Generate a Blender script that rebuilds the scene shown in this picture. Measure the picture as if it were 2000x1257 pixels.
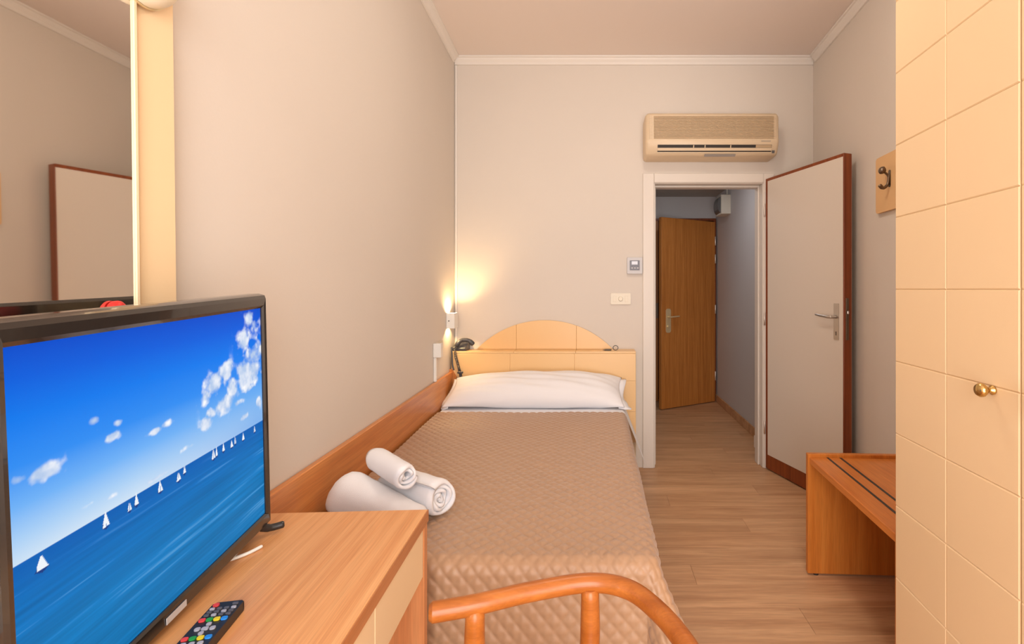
import bpy, bmesh, math, random
import numpy as np
from mathutils import Vector, Matrix

random.seed(7)
rng = np.random.default_rng(7)
for o in list(bpy.data.objects):
    bpy.data.objects.remove(o)
scene = bpy.context.scene
C = scene.collection
PI = math.pi

# ------------------------------------------------------------------ camera
EYE = 1.32
cam_data = bpy.data.cameras.new('camera')
cam = bpy.data.objects.new('camera', cam_data)
C.objects.link(cam)
cam.location = (0, 0, EYE)
cam.rotation_euler = (PI / 2, 0, 0)
cam_data.sensor_width = 36.0
cam_data.lens = 950 * 36 / 2000
cam_data.shift_x = -165 / 2000
cam_data.shift_y = -63.5 / 2000
cam_data.clip_start = 0.02
scene.camera = cam

# ------------------------------------------------------------------ colour, world, daylight
vs = scene.view_settings
vs.view_transform = 'Standard'
vs.look = 'None'
vs.exposure = 0.0
vs.gamma = 1.0
vs.use_curve_mapping = False
world = bpy.data.worlds.new('world')
scene.world = world
world.use_nodes = True
world.node_tree.nodes['Background'].inputs[0].default_value = (0.75, 0.87, 1.0, 1)
world.node_tree.nodes['Background'].inputs[1].default_value = 1.0

WINDOW_POWER = 92.0
ADDED_ROOM_LAMP = 42.0
ADDED_HALL_LAMP = 27.0
SCONCE_UP = 11.0
SCONCE_DOWN = 3.5

def area_light(name, loc, rot, sx, sy, power, color):
    d = bpy.data.lights.new(name, 'AREA')
    d.shape = 'RECTANGLE'
    d.size = sx
    d.size_y = sy
    d.energy = power
    d.color = color
    o = bpy.data.objects.new(name, d)
    C.objects.link(o)
    o.location = loc
    o.rotation_euler = rot
    return o

# daylight entering by the tall window in the wall behind the camera
area_light('window_daylight', (0.30, -1.21, 1.35), (PI / 2, 0, 0), 1.5, 2.2, WINDOW_POWER, (1.0, 0.965, 0.935))

# ------------------------------------------------------------------ room lines
def LX(y): return -0.882 - 0.0474 * max(y, YK)
YK = 1.05            # the left wall bends very slightly here, behind the mirror panel
def RX(y): return 1.429 + 0.0495 * y
TL, TR_ = 0.0474, -0.0495
YB = 3.61            # wall with the doorway
YF = -1.3            # wall with the window, behind the camera
ZC = 3.04
HX0, HX1, HY1, HZ = 0.30, 1.42, 5.78, 2.42

# ------------------------------------------------------------------ materials
MATS = {}
def srgb(r, g, b):
    return tuple(((c / 255) / 12.92 if c / 255 <= 0.04045 else ((c / 255 + 0.055) / 1.055) ** 2.4) for c in (r, g, b))

def new_mat(name):
    m = bpy.data.materials.new(name)
    m.use_nodes = True
    return m, m.node_tree, m.node_tree.nodes['Principled BSDF']

def plain(name, col, rough=0.5, metal=0.0, coat=0.0, bump=0.0, bscale=300.0, vary=0.0, vscale=3.0, spec=0.5, sheen=0.0, emit=0.0):
    m, nt, b = new_mat(name)
    b.inputs['Base Color'].default_value = (*col, 1)
    b.inputs['Roughness'].default_value = rough
    b.inputs['Metallic'].default_value = metal
    b.inputs['Coat Weight'].default_value = coat
    b.inputs['Specular IOR Level'].default_value = spec
    b.inputs['Sheen Weight'].default_value = sheen
    if emit:
        b.inputs['Emission Color'].default_value = (*col, 1)
        b.inputs['Emission Strength'].default_value = emit
    tc = nt.nodes.new('ShaderNodeTexCoord')
    if vary:
        n = nt.nodes.new('ShaderNodeTexNoise')
        n.inputs['Scale'].default_value = vscale
        n.inputs['Detail'].default_value = 5
        nt.links.new(tc.outputs['Object'], n.inputs['Vector'])
        mx = nt.nodes.new('ShaderNodeMixRGB')
        mx.inputs[1].default_value = (*[c * (1 - vary) for c in col], 1)
        mx.inputs[2].default_value = (*[min(1, c * (1 + vary)) for c in col], 1)
        nt.links.new(n.outputs['Fac'], mx.inputs[0])
        nt.links.new(mx.outputs[0], b.inputs['Base Color'])
    if bump:
        n = nt.nodes.new('ShaderNodeTexNoise')
        n.inputs['Scale'].default_value = bscale
        n.inputs['Detail'].default_value = 4
        nt.links.new(tc.outputs['Object'], n.inputs['Vector'])
        bp = nt.nodes.new('ShaderNodeBump')
        bp.inputs['Strength'].default_value = bump
        bp.inputs['Distance'].default_value = 0.002
        nt.links.new(n.outputs['Fac'], bp.inputs['Height'])
        nt.links.new(bp.outputs[0], b.inputs['Normal'])
    MATS[name] = m
    return m

def wood(name, c1, c2, axis, across=28.0, along=1.2, rough=0.38, tint=0.0, coat=0.0, contrast=(0.3, 0.72), spec=0.4):
    """grain runs along local axis 0, 1 or 2"""
    m, nt, b = new_mat(name)
    tc = nt.nodes.new('ShaderNodeTexCoord')
    mp = nt.nodes.new('ShaderNodeMapping')
    sc = [across] * 3
    sc[axis] = along
    mp.inputs['Scale'].default_value = sc
    nt.links.new(tc.outputs['Object'], mp.inputs['Vector'])
    vec = mp.outputs[0]
    oi = nt.nodes.new('ShaderNodeObjectInfo')
    if tint:
        ad = nt.nodes.new('ShaderNodeVectorMath')
        ad.operation = 'ADD'
        ml = nt.nodes.new('ShaderNodeMath')
        ml.operation = 'MULTIPLY'
        ml.inputs[1].default_value = 57.0
        nt.links.new(oi.outputs['Random'], ml.inputs[0])
        nt.links.new(vec, ad.inputs[0])
        nt.links.new(ml.outputs[0], ad.inputs[1])
        vec = ad.outputs[0]
    n = nt.nodes.new('ShaderNodeTexNoise')
    n.inputs['Scale'].default_value = 1.0
    n.inputs['Detail'].default_value = 6
    n.inputs['Roughness'].default_value = 0.6
    n.inputs['Distortion'].default_value = 0.5
    nt.links.new(vec, n.inputs['Vector'])
    rp = nt.nodes.new('ShaderNodeValToRGB')
    rp.color_ramp.elements[0].position = contrast[0]
    rp.color_ramp.elements[1].position = contrast[1]
    rp.color_ramp.elements[0].color = (*c2, 1)
    rp.color_ramp.elements[1].color = (*c1, 1)
    nt.links.new(n.outputs['Fac'], rp.inputs[0])
    out = rp.outputs[0]
    # fine pores
    mp2 = nt.nodes.new('ShaderNodeMapping')
    sc2 = [across * 9] * 3
    sc2[axis] = along * 8
    mp2.inputs['Scale'].default_value = sc2
    nt.links.new(tc.outputs['Object'], mp2.inputs['Vector'])
    n2 = nt.nodes.new('ShaderNodeTexNoise')
    n2.inputs['Scale'].default_value = 1.0
    n2.inputs['Detail'].default_value = 2
    nt.links.new(mp2.outputs[0], n2.inputs['Vector'])
    r2 = nt.nodes.new('ShaderNodeMapRange')
    r2.inputs['From Min'].default_value = 0.3
    r2.inputs['From Max'].default_value = 0.7
    r2.inputs['To Min'].default_value = 0.88
    r2.inputs['To Max'].default_value = 1.06
    nt.links.new(n2.outputs['Fac'], r2.inputs['Value'])
    mx = nt.nodes.new('ShaderNodeMixRGB')
    mx.blend_type = 'MULTIPLY'
    mx.inputs[0].default_value = 1.0
    nt.links.new(out, mx.inputs[1])
    nt.links.new(r2.outputs[0], mx.inputs[2])
    out = mx.outputs[0]
    if tint:
        hv = nt.nodes.new('ShaderNodeHueSaturation')
        mr = nt.nodes.new('ShaderNodeMapRange')
        mr.inputs['To Min'].default_value = 1 - tint
        mr.inputs['To Max'].default_value = 1 + tint
        nt.links.new(oi.outputs['Random'], mr.inputs['Value'])
        nt.links.new(mr.outputs[0], hv.inputs['Value'])
        nt.links.new(out, hv.inputs['Color'])
        out = hv.outputs[0]
    nt.links.new(out, b.inputs['Base Color'])
    b.inputs['Roughness'].default_value = rough
    b.inputs['Coat Weight'].default_value = coat
    b.inputs['Specular IOR Level'].default_value = spec
    MATS[name] = m
    return m

M = MATS
plain('wall', (0.72, 0.65, 0.58), 0.9, bump=0.15, bscale=120, vary=0.03, vscale=1.6, spec=0.2)
plain('ceiling', (0.84, 0.74, 0.68), 0.9, spec=0.2)
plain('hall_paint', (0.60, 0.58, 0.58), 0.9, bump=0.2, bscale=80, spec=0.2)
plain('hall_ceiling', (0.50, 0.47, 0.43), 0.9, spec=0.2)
plain('white_trim', (0.80, 0.745, 0.69), 0.5)
plain('frame_paint', (0.74, 0.67, 0.60), 0.4)
plain('white_plastic', (0.82, 0.80, 0.76), 0.4)
plain('cream_plastic', (0.80, 0.72, 0.58), 0.4)
plain('ac_shell', (0.72, 0.56, 0.38), 0.4)
plain('ac_slat', (0.50, 0.36, 0.22), 0.45)
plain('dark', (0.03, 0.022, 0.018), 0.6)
plain('grey_print', (0.35, 0.31, 0.28), 0.6)
plain('laminate', (0.87, 0.64, 0.385), 0.35, vary=0.02, vscale=2)
plain('laminate_edge', (0.88, 0.70, 0.46), 0.35)
plain('headboard_cream', (0.87, 0.56, 0.26), 0.35, vary=0.02, vscale=2)
plain('hook_board', (0.80, 0.50, 0.24), 0.4)
plain('brass', (0.62, 0.42, 0.16), 0.25, metal=1.0)
plain('pale_brass', (0.84, 0.69, 0.42), 0.35, metal=0.6)
plain('bronze', (0.20, 0.15, 0.11), 0.28, metal=1.0)
plain('steel', (0.55, 0.51, 0.47), 0.3, metal=1.0)
plain('hinge_metal', (0.75, 0.68, 0.60), 0.4, metal=1.0)
plain('door_white', (0.70, 0.62, 0.535), 0.42)
plain('black_gloss', (0.018, 0.014, 0.012), 0.16, coat=0.6)
plain('black_plastic', (0.02, 0.018, 0.018), 0.4)
plain('phone_grey', (0.05, 0.05, 0.06), 0.35)
plain('cotton', (0.88, 0.87, 0.90), 0.9, bump=0.25, bscale=500, sheen=0.2, spec=0.2)
plain('terry', (0.91, 0.90, 0.93), 0.95, bump=0.9, bscale=700, sheen=0.4, spec=0.1)
plain('quilt', (0.43, 0.25, 0.14), 0.40, bump=0.2, bscale=900, sheen=0.3, spec=0.5)
plain('mattress', (0.75, 0.72, 0.68), 0.9)
plain('red', (0.70, 0.02, 0.015), 0.4)
plain('button_red', (0.75, 0.06, 0.06), 0.5)
plain('button_green', (0.02, 0.32, 0.06), 0.5)
plain('button_yellow', (0.80, 0.62, 0.02), 0.5)
plain('button_blue', (0.02, 0.25, 0.75), 0.5)
plain('button_grey', (0.42, 0.42, 0.48), 0.5)
plain('button_dark', (0.10, 0.10, 0.12), 0.5)
plain('opal', (0.88, 0.80, 0.62), 0.3)
plain('thermo_grey', (0.17, 0.17, 0.20), 0.4)
plain('lcd', (0.75, 0.80, 0.90), 0.4)
plain('silver_plastic', (0.55, 0.52, 0.52), 0.35)
plain('lens_grey', (0.12, 0.12, 0.12), 0.3)
plain('hall_plastic', (0.72, 0.68, 0.58), 0.5)
plain('inlay', (0.025, 0.02, 0.02), 0.4)
plain('added_lamp_glow', (1.0, 0.91, 0.79), 0.5, emit=ADDED_ROOM_LAMP)
plain('added_hall_glow', (0.95, 0.93, 0.95), 0.5, emit=ADDED_HALL_LAMP)
plain('bulb_glow', (1.0, 0.80, 0.45), 0.5, emit=8.0)
wood('floor_wood', srgb(220, 176, 134), srgb(178, 132, 94), 0, across=16, along=1.1, rough=0.42, tint=0.06, contrast=(0.28, 0.74))
wood('desk_wood', srgb(236, 176, 118), srgb(212, 142, 86), 1, across=48, along=0.9, rough=0.32)
wood('desk_wood_v', srgb(222, 156, 104), srgb(198, 126, 78), 2, across=22, along=1.0, rough=0.35)
wood('desk_wood_edge', srgb(196, 130, 80), srgb(176, 110, 62), 1, across=30, along=1.0, rough=0.35)
wood('board_wood', srgb(222, 148, 84), srgb(196, 116, 58), 1, across=26, along=1.0, rough=0.28)
wood('bench_wood', srgb(214, 134, 58), srgb(190, 106, 36), 2, across=24, along=1.2, rough=0.35)
wood('bench_top', srgb(220, 138, 66), srgb(198, 112, 44), 1, across=24, along=1.2, rough=0.30)
wood('mahogany', srgb(150, 76, 34), srgb(116, 52, 20), 2, across=40, along=1.0, rough=0.35)
wood('entry_oak', srgb(206, 136, 66), srgb(172, 104, 42), 2, across=40, along=1.4, rough=0.4)
wood('bentwood', srgb(190, 112, 48), srgb(158, 84, 28), 0, across=30, along=2.0, rough=0.33, coat=0.1)

m, nt, b = new_mat('mirror_glass')
b.inputs['Base Color'].default_value = (0.94, 0.91, 0.86, 1)
b.inputs['Metallic'].default_value = 1.0
b.inputs['Roughness'].default_value = 0.02
M['mirror_glass'] = m
m, nt, b = new_mat('window_glass')
b.inputs['Transmission Weight'].default_value = 1.0
b.inputs['Roughness'].default_value = 0.0
b.inputs['IOR'].default_value = 1.1
M['window_glass'] = m
m, nt, b = new_mat('screen_picture')
at = nt.nodes.new('ShaderNodeAttribute')
at.attribute_name = 'picture'
nt.links.new(at.outputs['Color'], b.inputs['Emission Color'])
b.inputs['Emission Strength'].default_value = 1.0
b.inputs['Base Color'].default_value = (0.004, 0.004, 0.004, 1)
b.inputs['Roughness'].default_value = 0.5
b.inputs['Specular IOR Level'].default_value = 0.05
M['screen_picture'] = m

# ------------------------------------------------------------------ helpers
OFF = {}
def tag(o, label=None, cat=None, group=None, kind=None):
    if label: o['label'] = label
    if cat: o['category'] = cat
    if group: o['group'] = group
    if kind: o['kind'] = kind
    return o

def thing(name, label, cat, loc=(0, 0, 0), rotz=None, group=None, kind=None):
    """an Empty at the thing's base; without rotz its parts are given in world coordinates"""
    o = bpy.data.objects.new(name, None)
    C.objects.link(o)
    o.location = loc
    o.empty_display_size = 0.1
    if rotz is not None:
        o.rotation_euler = (0, 0, rotz)
        OFF[o.name] = Vector((0, 0, 0))
    else:
        OFF[o.name] = Vector(loc)
    return tag(o, label, cat, group, kind)

def obj(name, bm, mat, parent=None, smooth=False, label=None):
    """link a bmesh as one object"""
    if parent is not None:
        off = OFF[parent.name]
        loc = (0, 0, 0)
    else:
        xs = [v.co for v in bm.verts]
        off = Vector(((min(v.x for v in xs) + max(v.x for v in xs)) / 2,
                      (min(v.y for v in xs) + max(v.y for v in xs)) / 2,
                      min(v.z for v in xs)))
        loc = off
    if off.length > 0:
        bmesh.ops.translate(bm, verts=bm.verts, vec=-off)
    me = bpy.data.meshes.new(name)
    bmesh.ops.recalc_face_normals(bm, faces=bm.faces)
    bm.to_mesh(me)
    bm.free()
    if smooth:
        me.polygons.foreach_set('use_smooth', [True] * len(me.polygons))
    me.materials.append(M[mat] if isinstance(mat, str) else mat)
    o = bpy.data.objects.new(name, me)
    C.objects.link(o)
    o.location = loc
    if parent is not None:
        o.parent = parent
    OFF[o.name] = off.copy()
    if smooth == 'auto':
        md = o.modifiers.new('edge', 'EDGE_SPLIT')
        md.split_angle = math.radians(40)
    if label: o['label'] = label
    return o

def B(*boxes, bevel=0.0, seg=1):
    """bmesh of boxes given as (x0,x1,y0,y1,z0,z1)"""
    bm = bmesh.new()
    for x0, x1, y0, y1, z0, z1 in boxes:
        r = bmesh.ops.create_cube(bm, size=1.0)
        for v in r['verts']:
            v.co = Vector((x0 + (v.co.x + .5) * (x1 - x0), y0 + (v.co.y + .5) * (y1 - y0), z0 + (v.co.z + .5) * (z1 - z0)))
    if bevel:
        bmesh.ops.bevel(bm, geom=list(bm.edges), offset=bevel, segments=seg, affect='EDGES', profile=0.5)
    return bm

def prism(pts, z0, z1, bm=None, bevel=0.0, axis='z'):
    """polygon (a,b) extruded; axis z: (x,y)->z ; axis y: (x,z)->y ; axis x: (y,z)->x"""
    bm = bm or bmesh.new()
    def p(a, b, c):
        return {'z': (a, b, c), 'y': (a, c, b), 'x': (c, a, b)}[axis]
    lo = [bm.verts.new(p(a, b, z0)) for a, b in pts]
    hi = [bm.verts.new(p(a, b, z1)) for a, b in pts]
    n = len(pts)
    bm.faces.new(lo)
    bm.faces.new(hi)
    for i in range(n):
        bm.faces.new((lo[i], lo[(i + 1) % n], hi[(i + 1) % n], hi[i]))
    if bevel:
        bmesh.ops.bevel(bm, geom=list(bm.edges), offset=bevel, segments=1, affect='EDGES')
    return bm

def rrect(x0, x1, y0, y1, r, n=6):
    pts = []
    for cx, cy, a0 in ((x1 - r, y1 - r, 0), (x0 + r, y1 - r, 90), (x0 + r, y0 + r, 180), (x1 - r, y0 + r, 270)):
        for k in range(n + 1):
            a = math.radians(a0 + 90 * k / n)
            pts.append((cx + r * math.cos(a), cy + r * math.sin(a)))
    return pts

def tube(path, rad, seg=12, bm=None, closed=False, rnd=True):
    """swept round bar through points, with rounded ends"""
    bm = bm or bmesh.new()
    P = [Vector(p) for p in path]
    n = len(P)
    R = [rad] * n if isinstance(rad, (int, float)) else list(rad)
    T = []
    for i in range(n):
        if closed:
            t = P[(i + 1) % n] - P[i - 1]
        else:
            t = P[min(i + 1, n - 1)] - P[max(i - 1, 0)]
        T.append(t.normalized())
    if rnd and not closed:
        P0, P1 = P[0] - T[0] * R[0] * 0.35, P[-1] + T[-1] * R[-1] * 0.35
        P = [P0] + P + [P1]
        R = [R[0] * 0.7] + R + [R[-1] * 0.7]
        T = [T[0]] + T + [T[-1]]
        n += 2
    up = Vector((0, 0, 1)) if abs(T[0].z) < 0.9 else Vector((1, 0, 0))
    nrm = (up - T[0] * up.dot(T[0])).normalized()
    rings = []
    for i in range(n):
        nrm = (nrm - T[i] * nrm.dot(T[i])).normalized()
        bi = T[i].cross(nrm)
        rings.append([bm.verts.new(P[i] + (nrm * math.cos(2 * PI * k / seg) + bi * math.sin(2 * PI * k / seg)) * R[i]) for k in range(seg)])
    for i in range(n if closed else n - 1):
        a, c = rings[i], rings[(i + 1) % n]
        for k in range(seg):
            bm.faces.new((a[k], a[(k + 1) % seg], c[(k + 1) % seg], c[k]))
    if not closed:
        bm.faces.new(rings[0])
        bm.faces.new(rings[-1])
    return bm

def lathe(profile, seg=24, bm=None, mat=None):
    """profile of (r, h) turned about local z, then moved by mat"""
    bm = bm or bmesh.new()
    new = []
    rings = []
    for r, h in profile:
        if r < 1e-6:
            v = bm.verts.new((0, 0, h))
            rings.append([v]); new.append(v)
        else:
            ring = [bm.verts.new((r * math.cos(2 * PI * k / seg), r * math.sin(2 * PI * k / seg), h)) for k in range(seg)]
            rings.append(ring); new += ring
    for a, c in zip(rings[:-1], rings[1:]):
        for k in range(seg):
            k2 = (k + 1) % seg
            if len(a) == 1 and len(c) == 1: continue
            if len(a) == 1: bm.faces.new((a[0], c[k], c[k2]))
            elif len(c) == 1: bm.faces.new((a[k], a[k2], c[0]))
            else: bm.faces.new((a[k], a[k2], c[k2], c[k]))
    for ring in (rings[0], rings[-1]):
        if len(ring) > 1: bm.faces.new(ring)
    if mat is not None:
        bmesh.ops.transform(bm, matrix=mat, verts=new)
    return bm

def TX(loc, rx=0, ry=0, rz=0):
    return Matrix.Translation(loc) @ Matrix.Rotation(rz, 4, 'Z') @ Matrix.Rotation(ry, 4, 'Y') @ Matrix.Rotation(rx, 4, 'X')

def spline(pts, n=10):
    """Catmull-Rom through the points"""
    P = [Vector(p) for p in pts]
    out = []
    for i in range(len(P) - 1):
        p0, p1, p2, p3 = P[max(i - 1, 0)], P[i], P[i + 1], P[min(i + 2, len(P) - 1)]
        for k in range(n):
            t = k / n
            out.append(0.5 * ((2 * p1) + (p2 - p0) * t + (2 * p0 - 5 * p1 + 4 * p2 - p3) * t * t + (3 * p1 - p0 - 3 * p2 + p3) * t ** 3))
    out.append(P[-1])
    return out

def struct(name, bm, mat, label, cat, parent=None, smooth=False):
    o = obj(name, bm, mat, parent, smooth)
    if parent is None:
        tag(o, label, cat, kind='structure')
    return o

def left_at(x, y, z):
    """a point given by distance from the left wall, along it, and height"""
    c, s = math.cos(TL), math.sin(TL)
    return (-0.882 + x * c - y * s, x * s + y * c, z)

def right_at(x, y, z):
    c, s = math.cos(TR_), math.sin(TR_)
    return (1.429 + x * c - y * s, x * s + y * c, z)

# ------------------------------------------------------------------ the room
floor = struct('floor', B((-1.3, 1.9, YF - 0.1, HY1 + 0.1, -0.06, -0.004)), 'floor_wood', 'brown wood-look plank floor of the room and corridor', 'floor')
ROW = 0.158
y = YF
r = 0
while y < HY1:
    y1 = min(y + ROW, HY1)
    off = (0.0, 0.47, 0.83, 0.21, 0.64)[r % 5]
    def xr(yy):
        if yy < YB + 0.001: return LX(yy) + 0.004, RX(yy) - 0.004
        return HX0 + 0.004, HX1 - 0.004
    segs = [(y, y1)]
    if y < YB < y1: segs = [(y, YB), (YB + 0.002, y1)]
    for ya, yb in segs:
        a0, a1 = xr(ya)
        b0, b1 = xr(yb)
        if ya > YB:
            lo_, hi_ = (HX0 + 0.004, HX1 - 0.004) if ya >= 3.74 else (0.44, 1.26)
            a0 = b0 = lo_; a1 = b1 = hi_
        cuts = [c for c in [-1.6 + off + 1.22 * k for k in range(5)] if min(a0, b0) + 0.1 < c < max(a1, b1) - 0.1]
        xs = [None] + cuts + [None]
        g = 0.0007
        for i in range(len(xs) - 1):
            xa, xb = xs[i], xs[i + 1]
            p = [((a0 if xa is None else xa + g), ya + g), ((a1 if xb is None else xb - g), ya + g),
                 ((b1 if xb is None else xb - g), yb - g), ((b0 if xa is None else xa + g), yb - g)]
            obj('plank', prism(p, -0.0045, 0.0), 'floor_wood', floor)
    y = y1
    r += 1

struct('wall_left', prism([(LX(YF), YF), (LX(YK), YK), (LX(YB + .13), YB + .13), (LX(YB + .13) - .1, YB + .13), (LX(YF) - .1, YF)], -0.05, ZC + .05), 'wall', 'beige plaster wall on the left beside the bed', 'wall')
struct('wall_right', prism([(RX(YF), YF), (RX(YB + .13), YB + .13), (RX(YB + .13) + .1, YB + .13), (RX(YF) + .1, YF)], -0.05, ZC + .05), 'wall', 'beige plaster wall on the right behind the open door', 'wall')
DX0, DX1, DZ = 0.40, 1.262, 2.135
struct('wall_back', B((LX(YB), DX0, YB, YB + .13, -0.05, ZC + .05), (DX1, RX(YB), YB, YB + .13, -0.05, ZC + .05), (DX0, DX1, YB, YB + .13, DZ, ZC + .05)), 'wall', 'beige plaster wall with the doorway at the head of the bed', 'wall')
WX0, WX1, WZ0, WZ1 = -0.5, 1.1, 0.2, 2.5
struct('wall_front', B((LX(YF), WX0, YF - .12, YF, -0.05, ZC + .05), (WX1, RX(YF), YF - .12, YF, -0.05, ZC + .05), (WX0, WX1, YF - .12, YF, WZ1, ZC + .05), (WX0, WX1, YF - .12, YF, -0.05, WZ0)), 'wall', 'beige plaster wall with the tall window facing the bed', 'wall')
struct('ceiling', prism([(LX(YF) - .1, YF - .12), (RX(YF) + .1, YF - .12), (RX(YB) + .12, YB + .13), (LX(YB) - .12, YB + .13)], ZC, ZC + .08), 'ceiling', 'pinkish beige painted ceiling of the room', 'ceiling')
win = thing('window_1', 'tall white framed window behind the camera', 'window', (0.3, YF - .06, WZ0), kind='structure')
obj('window_frame', B((WX0, WX0 + .06, YF - .1, YF - .03, WZ0, WZ1), (WX1 - .06, WX1, YF - .1, YF - .03, WZ0, WZ1), (WX0 + .06, WX1 - .06, YF - .1, YF - .03, WZ1 - .06, WZ1), (WX0 + .06, WX1 - .06, YF - .1, YF - .03, WZ0, WZ0 + .06), (.26, .34, YF - .1, YF - .03, WZ0 + .06, WZ1 - .06)), 'white_trim', win)
for x0, x1 in ((WX0 + .06, .26), (.34, WX1 - .06)):
    obj('pane', B((x0, x1, YF - .07, YF - .064, WZ0 + .06, WZ1 - .06)), 'window_glass', win)

# crown mouldings: a stepped profile along each wall
def crown(name, p0, p1, inward, label):
    p0, p1, n = Vector(p0), Vector(p1), Vector(inward)
    prof = [(0.001, -0.058), (0.010, -0.056), (0.013, -0.040), (0.024, -0.026), (0.030, -0.014), (0.040, -0.011), (0.042, -0.001), (0.001, -0.001)]
    bm = bmesh.new()
    ra = [bm.verts.new(p0 + n * a + Vector((0, 0, ZC + h))) for a, h in prof]
    rb = [bm.verts.new(p1 + n * a + Vector((0, 0, ZC + h))) for a, h in prof]
    k = len(prof)
    bm.faces.new(ra); bm.faces.new(rb)
    for i in range(k):
        bm.faces.new((ra[i], ra[(i + 1) % k], rb[(i + 1) % k], rb[i]))
    struct(name, bm, 'white_trim', label, 'moulding')
crown('trim_1', (LX(YB) + .003, YB, 0), (RX(YB) - .003, YB, 0), (0, -1, 0), 'white crown moulding above the doorway wall')
crown('trim_2', (LX(YK), YK, 0), (LX(YB - .045), YB - .045, 0), (1, 0, 0), 'white crown moulding along the top of the left wall')
crown('trim_7', (LX(YF), YF, 0), (LX(YK), YK, 0), (1, 0, 0), 'white crown moulding above the mirror on the left wall')
crown('trim_3', (RX(YF), YF, 0), (RX(YB - .045), YB - .045, 0), (-1, 0, 0), 'white crown moulding along the top of the right wall')
struct('trim_4', B((LX(YB) + .006, LX(YB) + .022, YB - .012, YB - .001, .90, ZC - .06), bevel=.003), 'white_trim', 'thin white vertical strip in the corner above the bed', 'trim')

# corridor behind the doorway
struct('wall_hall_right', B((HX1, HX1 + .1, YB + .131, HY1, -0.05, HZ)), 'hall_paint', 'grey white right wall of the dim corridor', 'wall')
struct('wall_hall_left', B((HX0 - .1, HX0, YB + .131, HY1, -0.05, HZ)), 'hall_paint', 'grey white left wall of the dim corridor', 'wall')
EX0, EX1, EZ = 0.735, 1.385, 2.13
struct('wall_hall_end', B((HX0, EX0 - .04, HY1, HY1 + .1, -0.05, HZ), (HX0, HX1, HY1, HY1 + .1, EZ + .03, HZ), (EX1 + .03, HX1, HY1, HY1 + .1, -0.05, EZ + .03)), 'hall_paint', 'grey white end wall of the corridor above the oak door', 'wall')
struct('added_light_block', B((HX0 - .1, HX1 + .3, HY1 + .5, HY1 + .55, -0.12, HZ + .06), (HX0 - .1, HX0 - .05, HY1 + .101, HY1 + .5, -0.12, HZ + .06), (HX1 + .25, HX1 + .3, HY1 + .101, HY1 + .5, -0.12, HZ + .06), (HX1 + .1, HX1 + .25, HY1 + .101, HY1 + .12, -0.12, HZ + .06), (HX0 - .05, HX1 + .25, HY1 + .101, HY1 + .5, HZ, HZ + .06), (HX0 - .05, HX1 + .25, HY1 + .101, HY1 + .5, -.12, -.06)), 'dark', 'added dark enclosure blocking light beyond the ajar oak door', 'wall')  # dark box added to keep sky light from leaking in behind the door
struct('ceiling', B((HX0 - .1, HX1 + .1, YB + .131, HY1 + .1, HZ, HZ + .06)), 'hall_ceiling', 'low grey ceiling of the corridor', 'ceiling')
struct('baseboard_hall', B((HX1 - .014, HX1 - .001, 4.31, HY1 - .01, 0.001, 0.085), bevel=.002), 'floor_wood', 'brown skirting board along the right corridor wall', 'baseboard')
struct('wall_hall_pier', B((1.335, HX1 - .001, 3.745, 4.06, 0.0, HZ - .002)), 'white_trim', 'pale pier between the doorway and the corridor wall', 'wall')
struct('baseboard_pier', B((1.318, 1.334, 3.745, 4.06, 0.001, 0.10), (1.318, HX1 - .002, 4.061, 4.075, 0.001, 0.10), bevel=.003), 'white_trim', 'pale plinth block at the foot of the corridor pier', 'baseboard')

# doorway casing
cas = thing('trim_5', 'cream painted casing around the open doorway', 'door frame', (0.83, YB, 0), kind='structure')
CX0, CX1, CZ1 = 0.342, 1.312, 2.178
obj('casing', B((CX0, 0.425, YB - .022, YB - .001, 0.001, CZ1), bevel=.004), 'frame_paint', cas)
obj('casing', B((1.235, CX1, YB - .022, YB - .001, 0.001, CZ1), bevel=.004), 'frame_paint', cas)
obj('casing', B((0.4255, 1.2345, YB - .022, YB - .001, 2.108, CZ1), bevel=.004), 'frame_paint', cas)
obj('jamb', B((0.401, 0.433, YB - .012, YB + .129, 0.001, 2.102), bevel=.003), 'frame_paint', cas)
obj('jamb', B((1.229, 1.261, YB - .012, YB + .129, 0.001, 2.102), bevel=.003), 'frame_paint', cas)
obj('head_jamb', B((0.401, 1.261, YB - .012, YB + .129, 2.1025, 2.134), bevel=.003), 'frame_paint', cas)
obj('door_stop', B((0.4335, 0.446, YB + .055, YB + .128, 0.001, 2.088), bevel=.002), 'frame_paint', cas)
obj('door_stop', B((1.216, 1.2285, YB + .055, YB + .128, 0.001, 2.088), bevel=.002), 'frame_paint', cas)
obj('door_stop', B((0.4335, 1.2285, YB + .055, YB + .128, 2.0885, 2.102), bevel=.002), 'frame_paint', cas)

# white door, open into the room; local x along the leaf from the hinge, y towards the right wall
d1 = thing('door_1', 'white interior door with dark mahogany edges standing open', 'door', (1.246, 3.585, 0.008), math.atan2(-.951, .309), kind='structure')
LW, LH, LT = 0.728, 2.125, 0.062
obj('leaf', B((0, LW, 0, LT, 0, LH), bevel=.003), 'mahogany', d1)
obj('face_panel', B((.028, LW - .004, -.004, -.0005, .105, LH - .022), bevel=.001), 'door_white', d1, label='white painted face of the door')
obj('face_panel', B((.028, LW - .004, LT + .0005, LT + .004, .105, LH - .022), bevel=.001), 'door_white', d1)
hx = LW - .052
hp = obj('handle_plate', prism(rrect(hx - .02, hx + .02, 1.008, 1.228, .004), -.0075, -.0045, axis='y'), 'steel', d1, label='steel lever handle plate')
lv = tube([(hx, -.008, 1.146), (hx, -.045, 1.146)], .009, 12)
tube(spline([(hx, -.045, 1.146), (hx - .03, -.05, 1.147), (hx - .09, -.048, 1.152), (hx - .125, -.046, 1.156)], 5), [.0095] * 6 + [.008] * 5 + [.0065] * 5, 12, lv)
obj('lever', lv, 'steel', hp, 'auto')
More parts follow.
